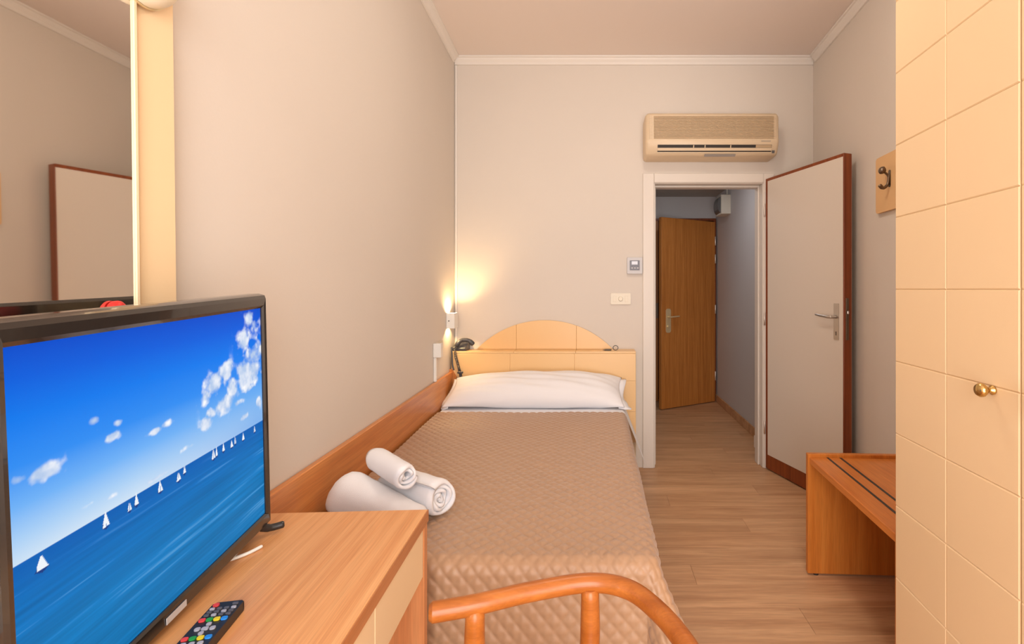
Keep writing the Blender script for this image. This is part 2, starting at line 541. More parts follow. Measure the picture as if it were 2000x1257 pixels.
obj('keyhole', B((hx - .003, hx + .003, -.0082, -.0076, 1.035, 1.058)), 'dark', hp)
lock = obj('lock_plate', B((LW + .0003, LW + .0022, .014, .036, 1.01, 1.26), bevel=.0005), 'bronze', d1)
obj('latch', B((LW + .0025, LW + .012, .018, .032, 1.165, 1.185), bevel=.003), 'steel', lock)
for z in (.25, 1.05, 1.85):
    obj('hinge', tube([(-.004, -.006, z), (-.004, -.006, z + .09)], .006, 10), 'hinge_metal', d1, 'auto')

# oak entry door, ajar, at the end of the corridor
ef = thing('trim_6', 'oak frame around the entry door at the corridor end', 'door frame', (1.06, HY1, 0), kind='structure')
obj('jamb', B((EX0 - .04, EX0, HY1 - .03, HY1 + .05, 0.001, EZ), bevel=.003), 'entry_oak', ef)
obj('jamb', B((EX1, EX1 + .03, HY1 - .03, HY1 + .05, 0.001, EZ), bevel=.003), 'mahogany', ef)
obj('head_jamb', B((EX0 - .04, EX1 + .03, HY1 - .03, HY1 + .05, EZ + .001, EZ + .03), bevel=.003), 'mahogany', ef)
obj('strike_plate', B((EX0 - .03, EX0 - .005, HY1 - .034, HY1 - .031, .98, 1.16), bevel=.001), 'bronze', ef)
d2 = thing('door_2', 'oak veneered entry door standing ajar at the corridor end', 'door', (1.398, 5.715, 0.008), math.atan2(-.40, -.690), kind='structure')
EW = .795
obj('leaf', B((0.005, EW, -.045, 0, 0, 2.105), bevel=.003), 'entry_oak', d2)
ph = obj('handle_plate', prism(rrect(EW - .128, EW - .058, .835, 1.10, .024), .0005, .005, axis='y'), 'pale_brass', d2, label='brass lever handle plate')
lv = tube([(EW - .09, .004, 1.01), (EW - .09, .05, 1.01)], .010, 10)
tube(spline([(EW - .09, .05, 1.01), (EW - .13, .055, 1.012), (EW - .21, .05, 1.016)], 5), .0085, 10, lv)
obj('lever', lv, 'pale_brass', ph, 'auto')
obj('lock_cylinder', lathe([(.014, 0), (.014, .012), (.009, .014), (0, .014)], 14, mat=TX((EW - .09, .004, .905), rx=-PI / 2)), 'pale_brass', ph, 'auto')
for z in (.25, 1.03, 1.62, 1.83):
    obj('hinge', tube([(.008, .007, z), (.008, .007, z + .10)], .008, 10), 'hinge_metal', d2, 'auto')

# corridor emergency lamp on the right wall
el = thing('emergency_lamp', 'white box lamp high on the corridor wall beside oak door', 'lamp', (HX1, 5.25, 2.13))
obj('housing', prism(rrect(5.14, 5.36, 2.12, 2.325, .012), 1.318, HX1 - .001, axis='x'), 'hall_plastic', el)
bm = bmesh.new()
pts = [(1.3175 - .032 * math.sin(PI * k / 10), 2.222 + .085 * math.cos(PI * k / 10)) for k in range(11)]
prism(pts, 5.16, 5.34, bm, axis='y')
obj('lens', bm, 'lens_grey', el)
obj('conduit', tube([(1.41, 5.25, 2.328), (1.41, 5.25, HZ - .004)], .008, 10), 'hall_plastic', el, 'auto')

# two unseen ceiling lamps, added to brighten the room and corridor
cl = thing('added_ceiling_lamp', 'round opal lamp added out of view above the middle of the room', 'lamp', (0.35, 1.95, ZC))
obj('base_plate', lathe([(.17, -.02), (.17, -.002), (0, -.002)], 32, mat=TX((.35, 1.95, ZC))), 'white_trim', cl, 'auto')
obj('diffuser', lathe([(0, -.10), (.06, -.095), (.11, -.08), (.145, -.055), (.155, -.021), (0, -.021)], 32, mat=TX((.35, 1.95, ZC))), 'added_lamp_glow', cl, 'auto')
hl = thing('added_ceiling_lamp', 'round lamp added out of view on the low grey corridor ceiling', 'lamp', (0.8, 4.3, HZ))
obj('base_plate', lathe([(.13, -.02), (.13, -.002), (0, -.002)], 24, mat=TX((.8, 4.3, HZ))), 'white_trim', hl, 'auto')
obj('diffuser', lathe([(0, -.07), (.06, -.063), (.10, -.045), (.118, -.021), (0, -.021)], 24, mat=TX((.8, 4.3, HZ))), 'added_hall_glow', hl, 'auto')

# ------------------------------------------------------------------ wardrobe: local x into the wardrobe, y away from camera (negative: nearer)
wr = thing('wardrobe', 'tall cream wardrobe with square grooved door panels', 'wardrobe', (.9205, 1.5, 0), -.042)
TWD, THT = .233, .221
obj('carcass', B((.024, .555, -.932, 0, .06, 2.445), bevel=.002), 'laminate', wr)
obj('plinth', B((.05, .54, -.925, -.007, 0.001, .059)), 'laminate_edge', wr)
for dn in range(2):
    y1 = -dn * .466 - .0015
    y0 = y1 - .463
    dr = obj('door', B((.006, .0235, y0, y1, .075, 2.425), bevel=.001), 'laminate_edge', wr)
    for cidx in range(2):
        ya = y1 - .2315 * (cidx + 1)
        yb = ya + .2315
        zs = [.075] + [1.32 + THT * k for k in range(-5, 6)]
        for k in range(len(zs) - 1):
            g = .00015
            bm = B((.0, .0058, ya + g, yb - g, zs[k] + g, zs[k + 1] - g))
            ed = [e for e in bm.edges if all(abs(v.co.x) < 1e-5 for v in e.verts)]
            bmesh.ops.bevel(bm, geom=ed, offset=.0028, segments=1, affect='EDGES')
            obj('square_panel', bm, 'laminate', dr)
    ky = y0 + .071 if dn == 0 else y1 - .071
    kn = lathe([(.010, 0), (.011, .004), (.006, .008), (.006, .014), (.011, .018), (.0155, .024), (.016, .030), (.012, .036), (0, .038)], 20, mat=TX((-.0005, ky, 1.091), ry=-PI / 2))
    obj('knob', kn, 'brass', dr, True, label='round brass knob')

# ------------------------------------------------------------------ luggage bench
bn = thing('luggage_bench', 'low orange oak luggage bench with two black inlaid strips', 'bench', (.977, 2.247, 0), -.05)
obj('end_panel', B((0, .548, 0, .026, .008, .560), bevel=.0025), 'bench_wood', bn)
obj('end_panel', B((0, .548, -.738, -.712, .008, .560), bevel=.0025), 'bench_wood', bn)
tp = obj('bench_top', B((.006, .546, -.7115, -.0005, .517, .545), bevel=.002), 'bench_top', bn)
for x in (.088, .146):
    obj('inlay_strip', B((x - .005, x + .005, -.711, -.001, .5448, .5463)), 'inlay', tp)
obj('stretcher', B((.50, .52, -.7115, -.0005, .40, .5165)), 'bench_wood', bn)
for x in (.04, .5):
    for y in (.013, -.725):
        obj('foot', lathe([(.012, 0), (.012, .0075)], 12, mat=TX((x, y, 0.0002))), 'black_plastic', bn)

# ------------------------------------------------------------------ coat hook board
hb = thing('coat_hook_board', 'small orange board with dark metal coat hooks beside wardrobe', 'coat rack', right_at(0, 2.69, 1.736), TR_)
obj('board', prism(rrect(-.50, 0, 0, .302, .012), -.019, -.001, axis='x', bevel=.002), 'hook_board', hb)
for y in (-.140, -.325, -.465):
    z = .165
    hk = obj('hook', tube(spline([(-.021, y, z + .02), (-.03, y, z - .03), (-.052, y, z - .050), (-.070, y, z - .036)], 6), [.007] * 8 + [.008] * 6 + [.010] * 5, 12), 'bronze', hb, 'auto', label='dark metal double hook')
    obj('stem', tube(spline([(-.022, y, z + .0), (-.030, y, z + .018), (-.048, y, z + .035)], 5), .0055, 10), 'bronze', hk, 'auto')
    obj('knob', lathe([(0, -.014), (.011, -.012), (.018, -.005), (.021, .004), (.017, .012), (.010, .018), (0, .020)], 18, mat=TX((-.055, y, z + .042), ry=-PI / 2 + .4)), 'bronze', hk, True)
    obj('back_plate', prism(rrect(y - .010, y + .010, z - .045, z + .045, .009), -.0215, -.0195, axis='x'), 'bronze', hk)

# ------------------------------------------------------------------ air conditioner
ac = thing('air_conditioner', 'yellowed wall air conditioner above the doorway', 'air conditioner', (.8165, YB - .001, 2.260))
AX0, AX1, AZ0, AZ1, AY0, AY1 = .345, 1.285, 2.260, 2.567, 3.41, YB - .002
def ac_body():
    # side profile (y, z) swept along x with a shrunken rounded end
    prof = [(AY1, AZ0 + .004), (AY1, AZ1), (AY0 + .055, AZ1), (AY0 + .022, AZ1 - .006), (AY0 + .008, AZ1 - .022), (AY0 + .006, AZ0 + .118), (AY0, AZ0 + .108), (AY0 + .004, AZ0 + .085), (AY0 + .03, AZ0 + .022), (AY0 + .05, AZ0 + .006)]
    cy, cz = (AY0 + AY1) / 2 + .03, (AZ0 + AZ1) / 2
    bm = bmesh.new()
    rings = []
    for x, s in ((AX0, .84), (AX0 + .003, .915), (AX0 + .010, .965), (AX0 + .022, 1), (AX1 - .022, 1), (AX1 - .010, .965), (AX1 - .003, .915), (AX1, .84)):
        rings.append([bm.verts.new((x, cy + (a - cy) * (s if a < AY1 - .001 else 1), cz + (z - cz) * s)) for a, z in prof])
    n = len(prof)
    for a, c in zip(rings[:-1], rings[1:]):
        for i in range(n):
            bm.faces.new((a[i], a[(i + 1) % n], c[(i + 1) % n], c[i]))
    bm.faces.new(rings[0]); bm.faces.new(rings[-1])
    return bm
obj('shell', ac_body(), 'ac_shell', ac, 'auto')
gr = obj('grille', B((.372, 1.262, AY0 + .003, AY0 + .006, 2.374, 2.538), bevel=.001), 'ac_shell', ac)
for k in range(15):
    z = 2.380 + k * .0106
    bm = bmesh.new()
    prism([(AY0 - .0035, z), (AY0 + .0028, z - .001), (AY0 + .0028, z + .0060), (AY0 - .001, z + .0050)], .402, 1.243, bm, axis='x')
    obj('slat', bm, 'ac_slat', gr)
    for x0, x1 in ((.375, .395), (1.246, 1.259)):
        if k % 1 == 0:
            obj('side_rib', B((x0, x1, AY0 - .001, AY0 + .0028, z, z + .006)), 'ac_shell', gr)
# outlet lies on the sloped lower front
def on_slope(t, out):      # t 0..1 down the sloped lower front, out = distance in front of it
    a, c = Vector((AY0 + .004, AZ0 + .085)), Vector((AY0 + .03, AZ0 + .022))
    d = (c - a)
    nr = Vector((d.y, -d.x)).normalized()
    p = a + d * t + nr * out
    return p.x, p.y
def slope_bar(x0, x1, t0, t1, o0, o1, name, mat, par, **k):
    bm = bmesh.new()
    prism([on_slope(t0, o0), on_slope(t1, o0), on_slope(t1, o1), on_slope(t0, o1)], x0, x1, bm, axis='x')
    return obj(name, bm, mat, par, **k)
ot = slope_bar(.430, 1.232, .13, .86, .0004, .0020, 'air_outlet', 'dark', ac)
slope_bar(.430, 1.232, .44, .72, .0022, .008, 'louver', 'ac_shell', ot)
slope_bar(.425, 1.237, .86, .95, .0004, .005, 'lower_lip', 'ac_shell', ot)
slope_bar(1.12, 1.230, .15, .42, .0022, .004, 'louver_end', 'ac_slat', ot)
for x in (.68, .76, .94):
    slope_bar(x, x + .006, .16, .43, .0022, .006, 'vane', 'ac_shell', ot)
obj('badge', B((1.155, 1.222, AY0 - .0012, AY0 + .0004, 2.358, 2.362)), 'grey_print', ac)
slope_bar(1.238, 1.258, .70, .98, .0004, .002, 'sensor_window', 'lens_grey', ac)
obj('rating_label', prism([(AY0 + .0310, AZ0 + .0178), (AY0 + .0485, AZ0 + .0042), (AY0 + .0478, AZ0 + .0034), (AY0 + .0303, AZ0 + .0170)], .765, .985, axis='x'), 'grey_print', ac)

# ------------------------------------------------------------------ thermostat and switch
th = thing('thermostat', 'square silver thermostat with small bright display by the doorway', 'thermostat', (.282, YB - .001, 1.435))
obj('frame', prism(rrect(.226, .338, 1.436, 1.556, .004), YB - .024, YB - .001, axis='y', bevel=.002), 'silver_plastic', th)
fp = obj('front_panel', B((.246, .318, YB - .029, YB - .0242, 1.462, 1.534), bevel=.001), 'thermo_grey', th)
obj('display', B((.259, .303, YB - .0305, YB - .0292, 1.503, 1.528)), 'lcd', fp)
for k in range(3):
    obj('button', B((.256 + k * .021, .268 + k * .021, YB - .031, YB - .0292, 1.474, 1.482), bevel=.0008), 'silver_plastic', fp)
sw = thing('wall_switch', 'cream rectangular wall switch plate with round dial below thermostat', 'switch', (.179, YB - .001, 1.21))
obj('plate', prism(rrect(.105, .253, 1.21, 1.292, .004), YB - .011, YB - .001, axis='y', bevel=.002), 'cream_plastic', sw)
obj('dial', lathe([(.017, 0), (.017, .006), (.014, .010), (0, .010)], 20, mat=TX((.178, YB - .0112, 1.251), rx=PI / 2)), 'cream_plastic', sw, 'auto')
for x in (.135, .221):
    obj('rocker', B((x - .011, x + .011, YB - .0135, YB - .0112, 1.229, 1.273), bevel=.001), 'cream_plastic', sw)

# ------------------------------------------------------------------ headboard
hd = thing('headboard', 'cream laminate headboard with shelf and half-round panel above the pillow', 'headboard', (-.38, YB, 0))
HBX0, HBX1, HBY, HBZ = -1.036, .281, 3.467, .879
obj('body', B((HBX0, HBX1, HBY + .004, YB - .003, .0, HBZ - .014), bevel=.001), 'laminate_edge', hd)
cx_ = [HBX0, -.617, -.157, HBX1]
for i in range(3):
    for z0, z1 in ((.23, .449), (.449, .668), (.668, HBZ - .0145)):
        bm = B((cx_[i] + .0006, cx_[i + 1] - .0006, HBY, HBY + .0035, z0 + .0006, z1 - .0006))
        bmesh.ops.bevel(bm, geom=[e for e in bm.edges if all(abs(v.co.y - HBY) < 1e-5 for v in e.verts)], offset=.002, segments=1, affect='EDGES')
        obj('panel', bm, 'headboard_cream', hd)
sx = [HBX0, -.591, -.148, HBX1]
for i in range(3):
    obj('shelf_board', B((sx[i] + .0005, sx[i + 1] - .0005, HBY, YB - .003, HBZ - .0138, HBZ), bevel=.0015), 'headboard_cream', hd)
ac_x, R_, zc = -.381, .696, HBZ + .214 - .696
def arc_z(x): return zc + math.sqrt(max(0, R_ * R_ - (x - ac_x) ** 2))
half = math.sqrt(R_ ** 2 - (HBZ + .002 - zc) ** 2)
lims = [ac_x - half, -.591, -.148, ac_x + half]
for i in range(3):
    a, c = lims[i] + .0006, lims[i + 1] - .0006
    pts = [(a, HBZ + .001), (c, HBZ + .001)]
    N = 24
    for k in range(N + 1):
        x = c + (a - c) * k / N
        z = arc_z(x)
        if z > HBZ + .003: pts.append((x, z))
    obj('half_round_panel', prism(pts, YB - .026, YB - .004, axis='y', bevel=.0015), 'headboard_cream', hd)

# ------------------------------------------------------------------ wall board along the bed
wb = thing('bedside_wall_board', 'long orange wooden board fixed to the left wall along the bed', 'board', left_at(0, 1.30, .30), TL)
obj('board', B((.002, .024, 0, 2.155, 0, .437), bevel=.003), 'board_wood', wb)
obj('end_cap', prism([(.0, .17), (.0, .452), (.02, .452), (.052, .40), (.052, .17)], 2.158, 2.172, axis='y', bevel=.002), 'board_wood', wb)

# ------------------------------------------------------------------ bed
def BXL(y): return LX(y) + .036
bed = thing('bed', 'one and a half width bed with mattress against the left wall', 'bed', (-.4, 2.4, 0))
bedpts = [(BXL(1.42) + .01, 1.42), (.15, 1.42), (.15, 3.455), (BXL(3.455) + .01, 3.455)]
obj('base', prism(bedpts, .13, .32), 'board_wood', bed)
obj('mattress', prism([(bedpts[0][0], 1.395), (.165, 1.395), (.165, 3.46), (bedpts[3][0], 3.46)], .321, .538, bevel=.02), 'mattress', bed)
for x, y in ((-.85, 1.52), (.08, 1.52), (-.9, 3.35), (.08, 3.35)):
    obj('leg', lathe([(.022, 0), (.028, .129)], 14, mat=TX((x, y, 0.0005))), 'black_plastic', bed)

def drape(X0f, X1, Yh, Yf, top, rad, drop, flare, cflare, da, foot=True, quilt=0.0, qs=.041, head_extra=0.0, wav=0.0):
    """cloth over the bed: flat top, rounded over the right side (and the foot)"""
    wa, lb = 1.0, Yh - Yf
    W_ = X1 - X0f(2.4)
    na = int((W_ + drop) / da)
    nb = int((lb + (drop if foot else 0)) / da)
    A = np.linspace(0, W_ + drop, na + 1)
    Bb = np.linspace(0, lb + (drop if foot else 0), nb + 1)
    a, bb = np.meshgrid(A, Bb)
    ea = np.maximum(0, a - (W_ - rad))
    eb = np.maximum(0, bb - (lb - rad)) if foot else np.zeros_like(bb)
    e = np.hypot(ea, eb)
    lim = drop + rad
    sc = np.where(e > lim, lim / np.maximum(e, 1e-9), 1)
    ea, eb = ea * sc, eb * sc
    e = np.minimum(e, lim)
    es = np.maximum(e, 1e-9)
    ux, uy = ea / es, eb / es
    corner = 2 * ux * uy
    fl = flare + cflare * corner + wav * (np.sin(bb * 13 + 1) * np.sin(bb * 7.3) * ux ** 2 + np.sin(a * 11 + 2) * np.sin(a * 5.3) * uy ** 2)
    tm = PI / 2 - np.arcsin(np.clip(fl, -.9, .9))          # the fold turns down to this angle, then hangs straight
    arc = rad * tm
    ta = np.minimum(e, arc) / rad
    out = rad * np.sin(ta) + np.maximum(0, e - arc) * np.cos(tm)
    down = rad * (1 - np.cos(ta)) + np.maximum(0, e - arc) * np.sin(tm)
    yb = Yh - np.minimum(bb, (lb - rad) if foot else lb)
    x0 = np.vectorize(X0f)(yb)
    xe = X1 - rad
    fa = np.minimum(a, W_ - rad) / (W_ - rad)
    X = x0 + fa * (xe - x0) + out * ux
    Y = yb - out * uy
    Z = top - down
    P = np.stack([X, Y, Z], -1)
    # gentle unevenness and quilting pushed along the surface normal
    gy, gx = np.gradient(P, axis=(0, 1))
    N = np.cross(gx, gy)
    N /= np.maximum(np.linalg.norm(N, axis=-1, keepdims=True), 1e-9)
    if N[5, 5, 2] < 0: N = -N
    h = .0025 * np.sin(a * 9 + 2 * np.sin(bb * 4)) * np.sin(bb * 6 + a * 3)
    if quilt:
        p = (a + bb * .93) / qs
        q = (a - bb * .93) / qs
        h = h + quilt * np.sqrt(np.minimum(np.abs(np.sin(PI * p)), np.abs(np.sin(PI * q))))
        h = h + .0004 * np.sin(a * 170 + 6 * np.sin(bb * 31)) * np.sin(bb * 140 + 5 * np.sin(a * 23))
    P = P + N * h[..., None]
    P[..., 2] = np.maximum(P[..., 2], .012)
    ny, nx = a.shape
    idx = np.arange(ny * nx).reshape(ny, nx)
    F = np.stack([idx[:-1, :-1], idx[:-1, 1:], idx[1:, 1:], idx[1:, :-1]], -1).reshape(-1, 4)
    return P.reshape(-1, 3), F

def grid_obj(name, V, F, mat, label, cat, smooth=True, solid=0.0, parent=None):
    me = bpy.data.meshes.new(name)
    c = np.array([(V[:, 0].min() + V[:, 0].max()) / 2, (V[:, 1].min() + V[:, 1].max()) / 2, V[:, 2].min()])
    if parent is not None: c = np.zeros(3)
    me.from_pydata((V - c).tolist(), [], F.tolist())
    me.polygons.foreach_set('use_smooth', [smooth] * len(me.polygons))
    me.materials.append(M[mat])
    o = bpy.data.objects.new(name, me)
    C.objects.link(o)
    if parent is None:
        o.location = c
        tag(o, label, cat)
    else:
        o.parent = parent
    OFF[o.name] = Vector(c)
    if solid:
        md = o.modifiers.new('thickness', 'SOLIDIFY')
        md.thickness = solid
        md.offset = -1
    return o

V, F = drape(lambda y: BXL(y) + .002, .185, 3.035, 1.372, .551, .040, .44, .10, .42, .0052, quilt=.0060, wav=.02, qs=.046)
grid_obj('bedspread', V, F, 'quilt', 'brown satin diamond-quilted bedspread hanging over the bed foot', 'bedspread')
V, F = drape(lambda y: BXL(y) + .004, .190, 3.44, 3.033, .546, .035, .335, .37, 0, .012, foot=False)
grid_obj('bed_sheet', V, F, 'cotton', 'white cotton sheet showing between bedspread and pillow', 'sheet')

# pillow
def pillow():
    nu, nv = 72, 36
    V, idx = [], {}
    hw, hd_, th = .585, .175, .098
    tilt = math.radians(17)
    cxp, cyp, czp = -.405, 3.275, .648
    F = []
    def pt(u, v, s):
        # outline slightly waisted, corners pulled out into points
        x = hw * u * (1 - .045 * (1 - v * v)) 
        yv = hd_ * v * (1 - .06 * (1 - u * u) * 0)
        prof = max(0, (1 - abs(u) ** (2.4 if u < 0 else 4.2))) ** .70 * max(0, (1 - abs(v) ** 2.6)) ** .55
        z = s * th * prof
        z += .004 * math.sin(u * 11 + v * 5) * prof + .003 * math.sin(v * 17 + u * 7) * prof
        yy = yv * math.cos(tilt) - z * math.sin(tilt)
        zz = yv * math.sin(tilt) + z * math.cos(tilt)
        zz -= .03 * max(0, -v) ** 2 * abs(u) ** 3
        return (cxp + x, cyp + yy, czp + zz)
    def lin(k, n):
        t = k / n * 2 - 1
        return math.sin(t * PI / 2) * .6 + t * .4
    for s in (1, -1):
        for j in range(nv + 1):
            for i in range(nu + 1):
                edge = i in (0, nu) or j in (0, nv)
                if s == -1 and edge:
                    idx[(s, i, j)] = idx[(1, i, j)]
                    continue
                idx[(s, i, j)] = len(V)
                V.append(pt(lin(i, nu), lin(j, nv), s))
        for j in range(nv):
            for i in range(nu):
                q = [idx[(s, i, j)], idx[(s, i + 1, j)], idx[(s, i + 1, j + 1)], idx[(s, i, j + 1)]]
                F.append(q if s == 1 else q[::-1])
    # flat flange at both ends
    n0 = len(V)
    return np.array(V), F
V, F = pillow()
V[:, 2] = np.maximum(V[:, 2], .5505)
V[:, 1] = np.minimum(V[:, 1], 3.425)
pl = grid_obj('pillow', V, np.array(F), 'cotton', 'plump white pillow leaning on the cream headboard', 'pillow')
def flange(side):
    bm = bmesh.new()
    x0 = -.405 + side * .548
    rows = []
    for k in range(15):
        t = k / 14
        yy = 3.115 + .31 * t
        zz = .5595 + .125 * t + .012 * math.sin(t * 9)
        w = .036 + (.016 + .014 * math.sin(t * 7 + side)) * (1 if t > .1 else 1.6)
        r = []
        for f_ in (0, .5, 1):
            xx = x0 + side * w * f_
            r.append((xx, yy, max(.553, zz - .03 * f_ * (1 - t))))
        rows.append([bm.verts.new(p) for p in r] )
    for a, c in zip(rows[:-1], rows[1:]):
        for k in range(2):
            bm.faces.new((a[k], a[k + 1], c[k + 1], c[k]))
    o = obj('flange', bm, 'cotton', pl, True)
    md = o.modifiers.new('thickness', 'SOLIDIFY'); md.thickness = .003
flange(1); flange(-1)

# ------------------------------------------------------------------ rolled towels
def towel(name, p0, p1, r0, r1, turns, label, flat=1.0, seed=0, hole=.25):
    """spiral roll from p0 (the end seen) to p1; radius r0 to r1"""
    rs = random.Random(seed)
    p0, p1 = Vector(p0), Vector(p1)
    ax = (p1 - p0)
    L = ax.length
    ax.normalize()
    side = ax.cross(Vector((0, 0, 1))).normalized()
    up = side.cross(ax).normalized()
    n = int(34 * turns)
    nl = 14
    V, F = [], []
    th = (1 - hole) / turns * .80
    ph = [rs.uniform(0, 6) for _ in range(6)]
    def point(s, l, inner):
        ang = s * turns * 2 * PI + 2.2
        rr = hole + (1 - hole) * s
        rr = rr - (th if inner else 0) * (1 if s > .02 else .5)
        rr = max(rr, .04)
        R = (r0 + (r1 - r0) * l)
        # rounded shoulders at both ends
        e = min(l, 1 - l) * L
        R *= 1 - .10 * max(0, 1 - e / .018) ** 2
        rr *= 1 + .02 * math.sin(3 * ang + ph[0] + l * 4) + .012 * math.sin(7 * l * 3 + ph[1] + ang)
        axial = l * L + (.006 * math.sin(ang * 2.3 + ph[2]) + .004 * math.sin(ang * .9 + ph[3])) * (1 if l < .5 else -1) * (abs(l - .5) * 2) ** 4
        axial -= (.010 * (1 - s)) * (-1 if l < .5 else 1) * (abs(l - .5) * 2) ** 6
        return p0 + ax * axial + side * (R * rr * math.cos(ang)) + up * (R * rr * math.sin(ang) * flat)
    for i in range(n + 1):
        for inner in (0, 1):
            for j in range(nl + 1):
                V.append(point(i / n, j / nl, inner)[:])
    def id_(i, inner, j): return (i * 2 + inner) * (nl + 1) + j
    for i in range(n):
        for j in range(nl):
            F.append((id_(i, 0, j), id_(i, 0, j + 1), id_(i + 1, 0, j + 1), id_(i + 1, 0, j)))
            F.append((id_(i, 1, j), id_(i + 1, 1, j), id_(i + 1, 1, j + 1), id_(i, 1, j + 1)))
        F.append((id_(i, 0, 0), id_(i + 1, 0, 0), id_(i + 1, 1, 0), id_(i, 1, 0)))
        F.append((id_(i, 0, nl), id_(i, 1, nl), id_(i + 1, 1, nl), id_(i + 1, 0, nl)))
    for i in (0, n):
        for j in range(nl):
            F.append((id_(i, 0, j), id_(i, 1, j), id_(i, 1, j + 1), id_(i, 0, j + 1)))
    V = np.array(V)
    V[:, 2] = np.maximum(V[:, 2], .5595)
    o = grid_obj(name, V, np.array(F), 'terry', label, 'towel')
    tag(o, group='rolled white towels on the bed')
    return o
towel('rolled_towel', (-.515, 1.622, .621), (-.76, 1.77, .621), .065, .065, 4, 'large rolled white towel with its round end facing out on the bed', seed=1, hole=.12)
def folded_towel():
    """thick folded roll lying along the desk end, wedge-shaped to the right"""
    bm = bmesh.new()
    rings = []
    P0, P1 = Vector((-.905, 1.675, 0)), Vector((-.555, 1.53, 0))
    ax = (P1 - P0).normalized()
    sd = Vector((-ax.y, ax.x, 0))
    N, K = 30, 30
    for i in range(N + 1):
        t = i / N
        hgt = .140 * (math.sin(min(1, t / .22) * PI / 2) ** .55 if t < .22 else 1) * (1 - .50 * max(0, (t - .25) / .75)) if i else .03
        wid = .066 * (math.sin(min(1, t / .15) * PI / 2) ** .5 if t < .15 else 1) * (1 - .30 * t) if i else .02
        if i == N: hgt *= .75; wid *= .75
        c = P0 + (P1 - P0) * t
        ring = []
        for k in range(K):
            a = 2 * PI * k / K
            rr = 1 + .020 * math.sin(4 * a + t * 9) + .015 * math.sin(27 * t + a) + .010 * math.sin(11 * a - 14 * t) + .007 * math.sin(52 * t + 3 * a)
            z = .5595 + hgt / 2 + hgt / 2 * math.sin(a) * rr
            ring.append(bm.verts.new(c + sd * (wid * math.copysign(abs(math.cos(a)) ** .85, math.cos(a)) * rr) + Vector((0, 0, max(.5595, z)))))
        rings.append(ring)
    for a, c in zip(rings[:-1], rings[1:]):
        for k in range(K):
            bm.faces.new((a[k], a[(k + 1) % K], c[(k + 1) % K], c[k]))
    bm.faces.new(rings[0]); bm.faces.new(rings[-1])
    return bm
ft = obj('rolled_towel', folded_towel(), 'terry', None, True)
tag(ft, 'large rolled white towel lying lengthwise behind the desk end', 'towel', 'rolled white towels on the bed')
fl = obj('towel_corner', prism(rrect(-.925, -.80, 1.50, 1.60, .012), .5605, .574, bevel=.004), 'terry', ft, True)
towel('rolled_towel', (-.606, 1.562, .720), (-.780, 1.722, .726), .046, .046, 2.6, 'small rolled white towel on top of the two larger rolls', seed=3, hole=.30)

# ------------------------------------------------------------------ wall sconce, sockets, phone, keys
sc_ = thing('wall_sconce', 'small white box wall lamp glowing up and down by the bed', 'wall lamp', left_at(0, 3.42, 1.05), TL)
W_, D_, H_ = .050, .058, .105
obj('shade', B((.002, .005, -W_, W_, 0, H_), (.055, .058, -W_, W_, 0, H_), (.005, .055, -W_, -W_ + .003, 0, H_), (.005, .055, W_ - .003, W_, 0, H_)), 'white_plastic', sc_)
obj('bulb', lathe([(0, .030), (.010, .034), (.016, .052), (.010, .070), (0, .074)], 16, mat=TX((.030, 0, 0))), 'bulb_glow', sc_, True)
obj('switch', lathe([(.004, 0), (.004, .004), (0, .004)], 10, mat=TX((.02, -W_ - .0002, .052), rx=PI / 2)), 'black_plastic', sc_)
def spot(name, loc, rot, power, size, blend):
    d = bpy.data.lights.new(name, 'SPOT')
    d.energy = power
    d.color = (1.0, 0.66, 0.30)
    d.spot_size = size
    d.spot_blend = blend
    d.shadow_soft_size = .012
    o = bpy.data.objects.new(name, d)
    C.objects.link(o)
    o.location = loc
    o.rotation_euler = rot
    return o
up_ = spot('sconce_up', left_at(.030, 3.42, 1.135), (PI, 0, 0), SCONCE_UP, math.radians(150), .8)
dn_ = spot('sconce_down', left_at(.030, 3.42, 1.072), (0, 0, 0), SCONCE_DOWN, math.radians(130), .35)

jb = thing('junction_box', 'white square junction box on the left wall above the bed', 'socket', left_at(0, 3.055, .737), TL)
obj('box', B((.001, .050, 0, .05, .155, .243), bevel=.003), 'white_plastic', jb)
obj('cable_duct', B((.001, .018, .01, .028, .001, .154), bevel=.002), 'white_plastic', jb)
sp = thing('socket_plate', 'cream two-gang socket plate beside the white junction box', 'socket', left_at(0, 3.12, .895), TL)
obj('plate', prism(rrect(0, .14, 0, .085, .005), .001, .010, axis='x', bevel=.002), 'cream_plastic', sp)
for y in (.035, .07, .105):
    obj('module', B((.0102, .013, y - .012, y + .012, .02, .065), bevel=.001), 'cream_plastic', sp)

pn = thing('telephone', 'dark grey corded telephone on the left end of the headboard', 'telephone', (-.99, 3.53, HBZ + .001))
zt = HBZ + .001
base = [(3.475, zt), (3.600, zt), (3.600, zt + .055), (3.585, zt + .060), (3.475, zt + .022)]
obj('base', prism(base, -1.030, -.935, axis='x', bevel=.003), 'phone_grey', pn)
hs = tube(spline([(-1.000, 3.480, zt + .040), (-.985, 3.482, zt + .062), (-.965, 3.500, zt + .076), (-.925, 3.515, zt + .072), (-.895, 3.525, zt + .045)], 6), [.017] * 6 + [.014] * 14 + [.017] * 5, 14)
obj('handset', hs, 'phone_grey', pn, 'auto')
coil = []
ctrl = spline([(-1.005, 3.452, zt + .03), (-.999, 3.449, zt - .03), (-.985, 3.449, zt - .08), (-.972, 3.449, zt - .13), (-.962, 3.447, zt - .17), (-.966, 3.447, zt - .20)], 40)
for i, p in enumerate(ctrl):
    a = i * 2 * PI / 8
    coil.append(p + Vector((.008 * math.cos(a), .006 * math.sin(a), .004 * math.sin(a))))
obj('coiled_cord', tube(coil, .0026, 6), 'phone_grey', pn, 'auto')
